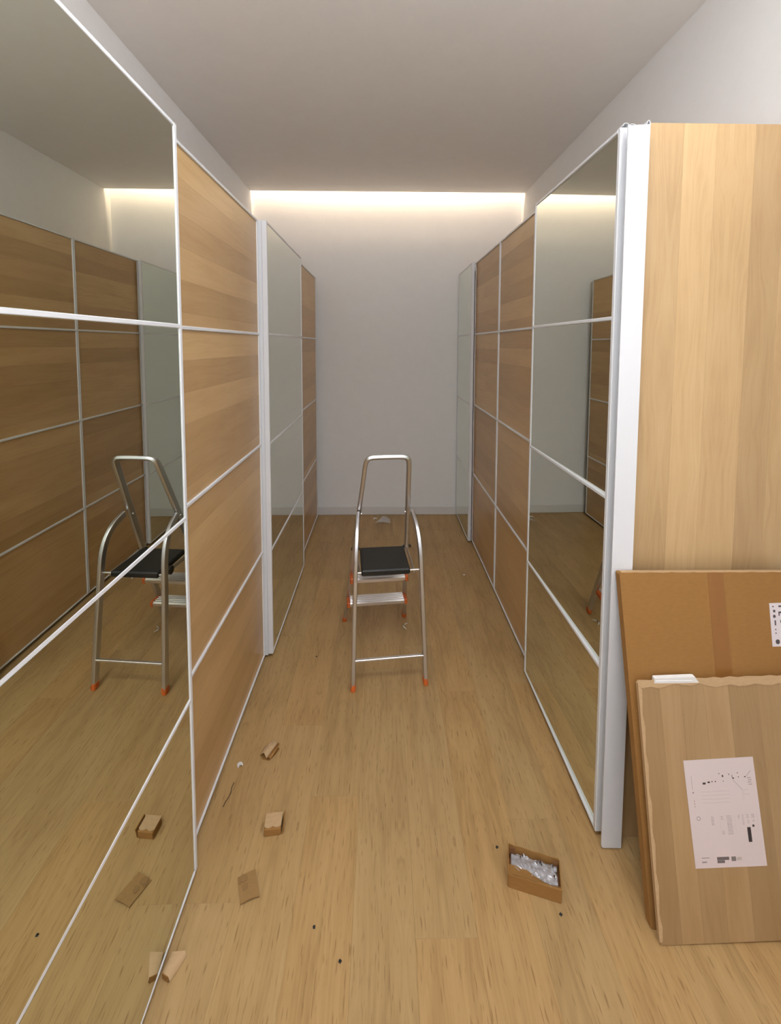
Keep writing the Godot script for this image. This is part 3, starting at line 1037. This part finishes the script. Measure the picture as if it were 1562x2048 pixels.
func litter():
	open_box()
	# square block of folded card
	var at := W(-0.379, 0, 1.434)
	var t := thing("folded_card", "small folded block of pale cardboard with a scalloped flap on the open floor", "cardboard", at, deg_to_rad(6))
	origin = Vector3.ZERO
	var st := start()
	box(st, Vector3(0, 0.0135, 0), Vector3(0.056, 0.027, 0.05), 0.002)
	put("folded_body", st, M.cardboard, t)
	st = start()
	var flap := PackedVector2Array([Vector2(-0.028, -0.027)])
	for k in 13:
		flap.append(Vector2(-0.028 + 0.056 * k / 12.0, 0.016 + 0.006 * absf(sin(k / 12.0 * TAU))))
	flap.append(Vector2(0.029, -0.027))
	prism(st, flap, Vector3(0, 0.0272, 0), Vector3.RIGHT, Vector3.BACK, -0.002)
	put("top_flap", st, M.cardboard_pale, t, "paler scalloped flap")
	st = start()
	box(st, Vector3(0.034, 0.015, -0.003), Vector3(0.004, 0.03, 0.052), 0.001, 2, Vector2.ZERO, Basis(Vector3.BACK, deg_to_rad(-13)))
	put("side_flap", st, M.cardboard, t)
	# crumpled twist of card
	at = W(-0.468, 0, 1.722)
	t = thing("crumpled_card", "small crumpled twist of pale cardboard farther along by the oak door", "cardboard", at, deg_to_rad(-28))
	origin = Vector3.ZERO
	st = start()
	card(st, [[Vector3(-0.022, 0.002, -0.036), Vector3(0.0, 0.022, -0.038), Vector3(0.014, 0.012, -0.03)], [Vector3(-0.03, 0.004, -0.005), Vector3(-0.002, 0.034, -0.008), Vector3(0.016, 0.016, -0.004)], [Vector3(-0.024, 0.001, 0.026), Vector3(0.002, 0.026, 0.032), Vector3(0.012, 0.006, 0.03)]], 0.002)
	put("folded_body", st, M.cardboard_pale, t)
	st = start()
	card(st, [[Vector3(0.016, 0.001, -0.034), Vector3(0.024, 0.026, -0.03), Vector3(0.034, 0.028, -0.026)], [Vector3(0.014, 0.001, 0.0), Vector3(0.024, 0.024, 0.002), Vector3(0.035, 0.02, 0.004)], [Vector3(0.01, 0.001, 0.03), Vector3(0.02, 0.014, 0.03), Vector3(0.03, 0.008, 0.026)]], 0.002)
	put("bent_flap", st, M.cardboard, t)
	st = start()
	card(st, [[Vector3(-0.03, 0.001, -0.03), Vector3(0.0, 0.001, -0.036), Vector3(0.03, 0.001, -0.03)], [Vector3(-0.032, 0.001, 0.0), Vector3(0.0, 0.001, 0.0), Vector3(0.03, 0.001, 0.0)], [Vector3(-0.022, 0.001, 0.028), Vector3(0.0, 0.001, 0.036), Vector3(0.026, 0.001, 0.028)]], 0.002)
	put("under_flap", st, M.cardboard, t)
	# flat rectangle of card, one edge lifted
	at = W(-0.4157, 0, 1.266)
	t = thing("flat_card", "flat brown rectangle of cardboard with two dark dents, lying by the near mirror", "cardboard", at)
	origin = at
	var c := [W(-0.4575, 0.001, 1.2907), W(-0.4066, 0.004, 1.3111), W(-0.3738, 0.006, 1.239), W(-0.4249, 0.001, 1.223)]
	var grid := []
	for i in 7:
		var line := []
		for j in 6:
			var u := j / 5.0
			var v := i / 6.0
			var p: Vector3 = (c[0] as Vector3).lerp(c[1], u).lerp((c[3] as Vector3).lerp(c[2], u), v)
			p.y += 0.003 * sin(u * PI) * (0.4 + v) + 0.002 * v
			line.append(p)
		grid.append(line)
	st = start()
	card(st, grid, 0.002)
	put("card_sheet", st, M.card_print, t)
	for d in [[0.33, 0.5, 0.008, 0.010], [0.3, 0.16, 0.012, 0.011], [0.13, 0.22, 0.006, 0.008]]:
		st = start()
		var p: Vector3 = (c[0] as Vector3).lerp(c[1], d[0]).lerp((c[3] as Vector3).lerp(c[2], d[0]), d[1])
		var ring := PackedVector2Array()
		for k in 14:
			ring.append(Vector2(cos(k / 14.0 * TAU) * d[2] * (1.0 + 0.15 * sin(k * 3.0)), sin(k / 14.0 * TAU) * d[3]))
		prism(st, ring, Vector3(p.x, 0.0042 + 0.003 * sin(d[0] * PI) * (0.4 + d[1]) + 0.0045 * d[0] * 0.7 + 0.002 * d[1], p.z), Vector3.RIGHT, Vector3.FORWARD, 0.0009)
		put("brown_stain", st, M.card_stain, t)
	# folded strip half under the mirror door
	at = W(-0.556, 0, 1.094)
	t = thing("card_strip", "bent strip of brown cardboard tucked against the foot of the near mirror", "cardboard", at)
	origin = at
	grid = []
	for i in 5:
		var v := i / 4.0
		var a := W(-0.578, 0, 1.114).lerp(W(-0.5845, 0, 1.0735), v)
		var b := W(-0.5425, 0, 1.1145).lerp(W(-0.5655, 0, 1.0655), v)
		grid.append([a + Vector3(0.0, 0.001, 0), a + Vector3(0, 0.0145, 0), b + Vector3(-0.001, 0.016 + 0.002 * sin(v * PI), 0), b + Vector3(0.0025, 0.001, 0)])
	st = start()
	card(st, grid, 0.0018)
	put("strip_sheet", st, M.cardboard_pale, t)
	st = start()
	var e0 := W(-0.5845, 0.0005, 1.0735)
	var e1 := W(-0.5655, 0.0005, 1.0655)
	prism(st, PackedVector2Array([Vector2(0, 0), Vector2(e0.distance_to(e1), 0), Vector2(e0.distance_to(e1), 0.016), Vector2(0, 0.0145)]), e0, (e1 - e0).normalized(), Vector3.UP, 0.0018)
	put("end_flap", st, M.cardboard, t)
	# white bits
	scrap("paper_scrap", "small curled white scrap near the oak door, beside the dark thread", "scrap", W(-0.5714, 0, 1.669), 0.011, 0.5, M.white_scrap, 0.009)
	scrap("paper_scrap", "tiny white fleck on the floor by the far oak doors", "scrap", W(0.6001, 0, 3.1125), 0.007, 1.2, M.white_scrap, 0.006)
	# white chevron of plastic behind the ladder's feet
	at = W(0.137, 0, 2.532)
	t = thing("plastic_chevron", "bent white sliver of plastic lying under the ladder", "scrap", at)
	origin = at
	st = start()
	sweep(st, PackedVector3Array([W(0.1535, 0.003, 2.557), W(0.138, 0.004, 2.545), W(0.1265, 0.003, 2.53), W(0.131, 0.003, 2.517), W(0.1425, 0.002, 2.503)]), round_rect(0.008, 0.004, 0.0018, 2), Vector3.UP.cross(Vector3(1, 0, 0.4)).normalized(), [0.4, 0.9, 1.1, 0.9, 0.4])
	put("sliver", st, M.white_scrap, t)
	# curled clear plastic at the end wall
	at = W(0.01, 0, 4.05)
	t = thing("plastic_scrap", "curled clear plastic scrap on the floor near the end wall", "scrap", at)
	origin = at
	grid = []
	for i in 5:
		var line := []
		for j in 6:
			var u := j / 5.0
			var v := i / 4.0
			var p := W(-0.075, 0.002, 4.0).lerp(W(0.075, 0.01, 4.03), u).lerp(W(0.0, 0.03, 4.15).lerp(W(0.07, 0.02, 4.10), u), v)
			p.y += 0.02 * (1.0 - v) * (1.0 - v) * (0.5 + 0.5 * cos(u * 3.0)) + 0.012 * sin(u * PI)
			line.append(p)
		grid.append(line)
	st = start()
	card(st, grid, 0.0006)
	put("film", st, M.clear_plastic, t)
	scrap("plastic_curl", "narrow white curl of plastic right at the end wall baseboard", "scrap", W(-0.07, 0, 4.165), 0.02, 0.3, M.white_scrap, 0.008)
	# black thread
	at = W(-0.575, 0, 1.55)
	t = thing("black_thread", "short black thread lying along the foot of the oak door", "thread", at)
	origin = at
	st = start()
	sweep(st, PackedVector3Array([W(-0.571, 0.0012, 1.597), W(-0.5735, 0.0012, 1.58), W(-0.570, 0.0012, 1.56), W(-0.573, 0.0012, 1.54), W(-0.579, 0.0012, 1.525), W(-0.581, 0.0012, 1.508)]), round_rect(0.0022, 0.0022, 0.001, 2), Vector3.UP)
	put("fibre", st, M.thread, t)
	# dark crumbs
	for k in 5:
		var spot: Array = [[0.3875, 1.3633, "dark crumb beside the open box on the floor"], [-0.1969, 1.1692, "dark crumb on the open floor nearest the flat card"], [-0.1146, 1.0965, "dark crumb on the open floor, the one closest to the camera"], [0.5321, 1.1856, "dark crumb in front of the open box corner"], [-0.3555, 2.28, "dark crumb on the floor beside the ladder"]][k]
		var o := scrap("crumb", spot[2], "crumb", W(spot[0], 0, spot[1]), 0.0038, 0.7 + k, M.thread, 0.003)
		o.set_meta("group", "dark crumbs on the floor")


# a small irregular lump or flake
func scrap(called: String, label: String, category: String, at: Vector3, size: float, turn: float, m: Material, high: float) -> Node3D:
	var t := thing(called, label, category, at, turn)
	origin = Vector3.ZERO
	var st := start()
	var grid := []
	for i in 4:
		var line := []
		for j in 4:
			var u := j / 3.0 - 0.5
			var v := i / 3.0 - 0.5
			var k := 1.0 - 0.5 * absf(v)
			line.append(Vector3(u * 2.0 * size * k, 0.0006 + high * maxf(0.0, sin((u + 0.5) * PI)) * (0.6 + 0.8 * (v + 0.5)) * 0.7, v * 1.7 * size + 0.4 * size * u * u))
		grid.append(line)
	card(st, grid, 0.0012)
	put("flake", st, m, t)
	return t


func open_box():
	# shallow cardboard tray holding crumpled clear film
	var at := W(0.47, 0, 1.27)
	var t := thing("open_box", "small open cardboard box with crumpled clear plastic inside, in front of the mirror", "box", at)
	origin = at
	var fl := W(0.3955, 0, 1.2565)
	var fr := W(0.5425, 0, 1.2135)
	var bl := W(0.4185, 0, 1.337)
	var br := W(0.5665, 0, 1.2905)
	var high := Vector3(0, 0.044, 0)
	var wall := func(called: String, a: Vector3, b: Vector3, m: Material, dip: float, seed_: int):
		var st := start()
		var d := (b - a)
		var long := d.length()
		var outline := PackedVector2Array([Vector2(0, 0.001), Vector2(long, 0.001)])
		for k in 9:
			var u := 1.0 - k / 8.0
			outline.append(Vector2(u * long, high.y - dip * sin(u * PI) + 0.0012 * sin(k * 2.4 + seed_)))
		prism(st, outline, a, d.normalized(), Vector3.UP, 0.0028)
		put(called, st, m, t)
	wall.call("box_wall", fl, fr, M.cardboard, 0.0, 1)
	wall.call("box_wall", br, bl, M.cardboard, 0.001, 2)
	wall.call("box_wall", bl, fl, M.cardboard, 0.0, 3)
	wall.call("box_wall", fr, br, M.cardboard, 0.0, 4)
	var st := start()
	card(st, [[bl + Vector3(0, 0.0008, 0), br + Vector3(0, 0.0008, 0)], [fl + Vector3(0, 0.0008, 0), fr + Vector3(0, 0.0008, 0)]], 0.002)
	put("box_base", st, M.cardboard_dark, t)
	# the front flap folded inwards, its edge curved
	st = start()
	var grid := []
	for i in 3:
		var v := i / 2.0
		var line := []
		for j in 11:
			var u := j / 10.0
			var reach: float = v * (0.36 - 0.22 * u + 0.09 * sin(u * TAU))
			var p := fl.lerp(fr, u).lerp(bl.lerp(br, u), 0.02 + reach)
			line.append(p + Vector3(0, high.y - 0.002 - 0.008 * v, 0))
		grid.append(line)
	card(st, grid, 0.0022)
	put("inner_flap", st, M.cardboard, t)
	for s in [[0.0, 0.13, "dark"], [0.86, 0.995, "dark"]]:
		st = start()
		var a := bl.lerp(br, s[0] + 0.005).lerp(fl.lerp(fr, s[0]), 0.045)
		var b := bl.lerp(br, s[1]).lerp(fl.lerp(fr, s[1]), 0.045)
		var d := b - a
		prism(st, PackedVector2Array([Vector2(0, 0.003), Vector2(d.length(), 0.003), Vector2(d.length(), 0.042), Vector2(0, 0.042)]), a, d.normalized(), Vector3.UP, 0.0015)
		put("corner_flap", st, M.cardboard_dark, t, "darker tucked corner flap")
	# crumpled film: a wrinkled sheet
	var nz := noise(77, 1.0, 3)
	grid = []
	for i in 15:
		var line := []
		for j in 23:
			var u := 0.05 + 0.9 * j / 22.0
			var v := 0.08 + 0.8 * i / 14.0
			var p := bl.lerp(br, u).lerp(fl.lerp(fr, u), v)
			var ridge := absf(nz.get_noise_2d(u * 9.0 + v * 4.0, v * 3.0))
			p.y = 0.012 + 0.026 * sin(v * PI * 0.8 + 0.3) + 0.026 * ridge - 0.006
			p.y = minf(p.y, 0.041)
			line.append(p)
		grid.append(line)
	st = start()
	card(st, grid, 0.0004)
	put("plastic_film", st, M.clear_plastic, t, "crumpled clear plastic film")
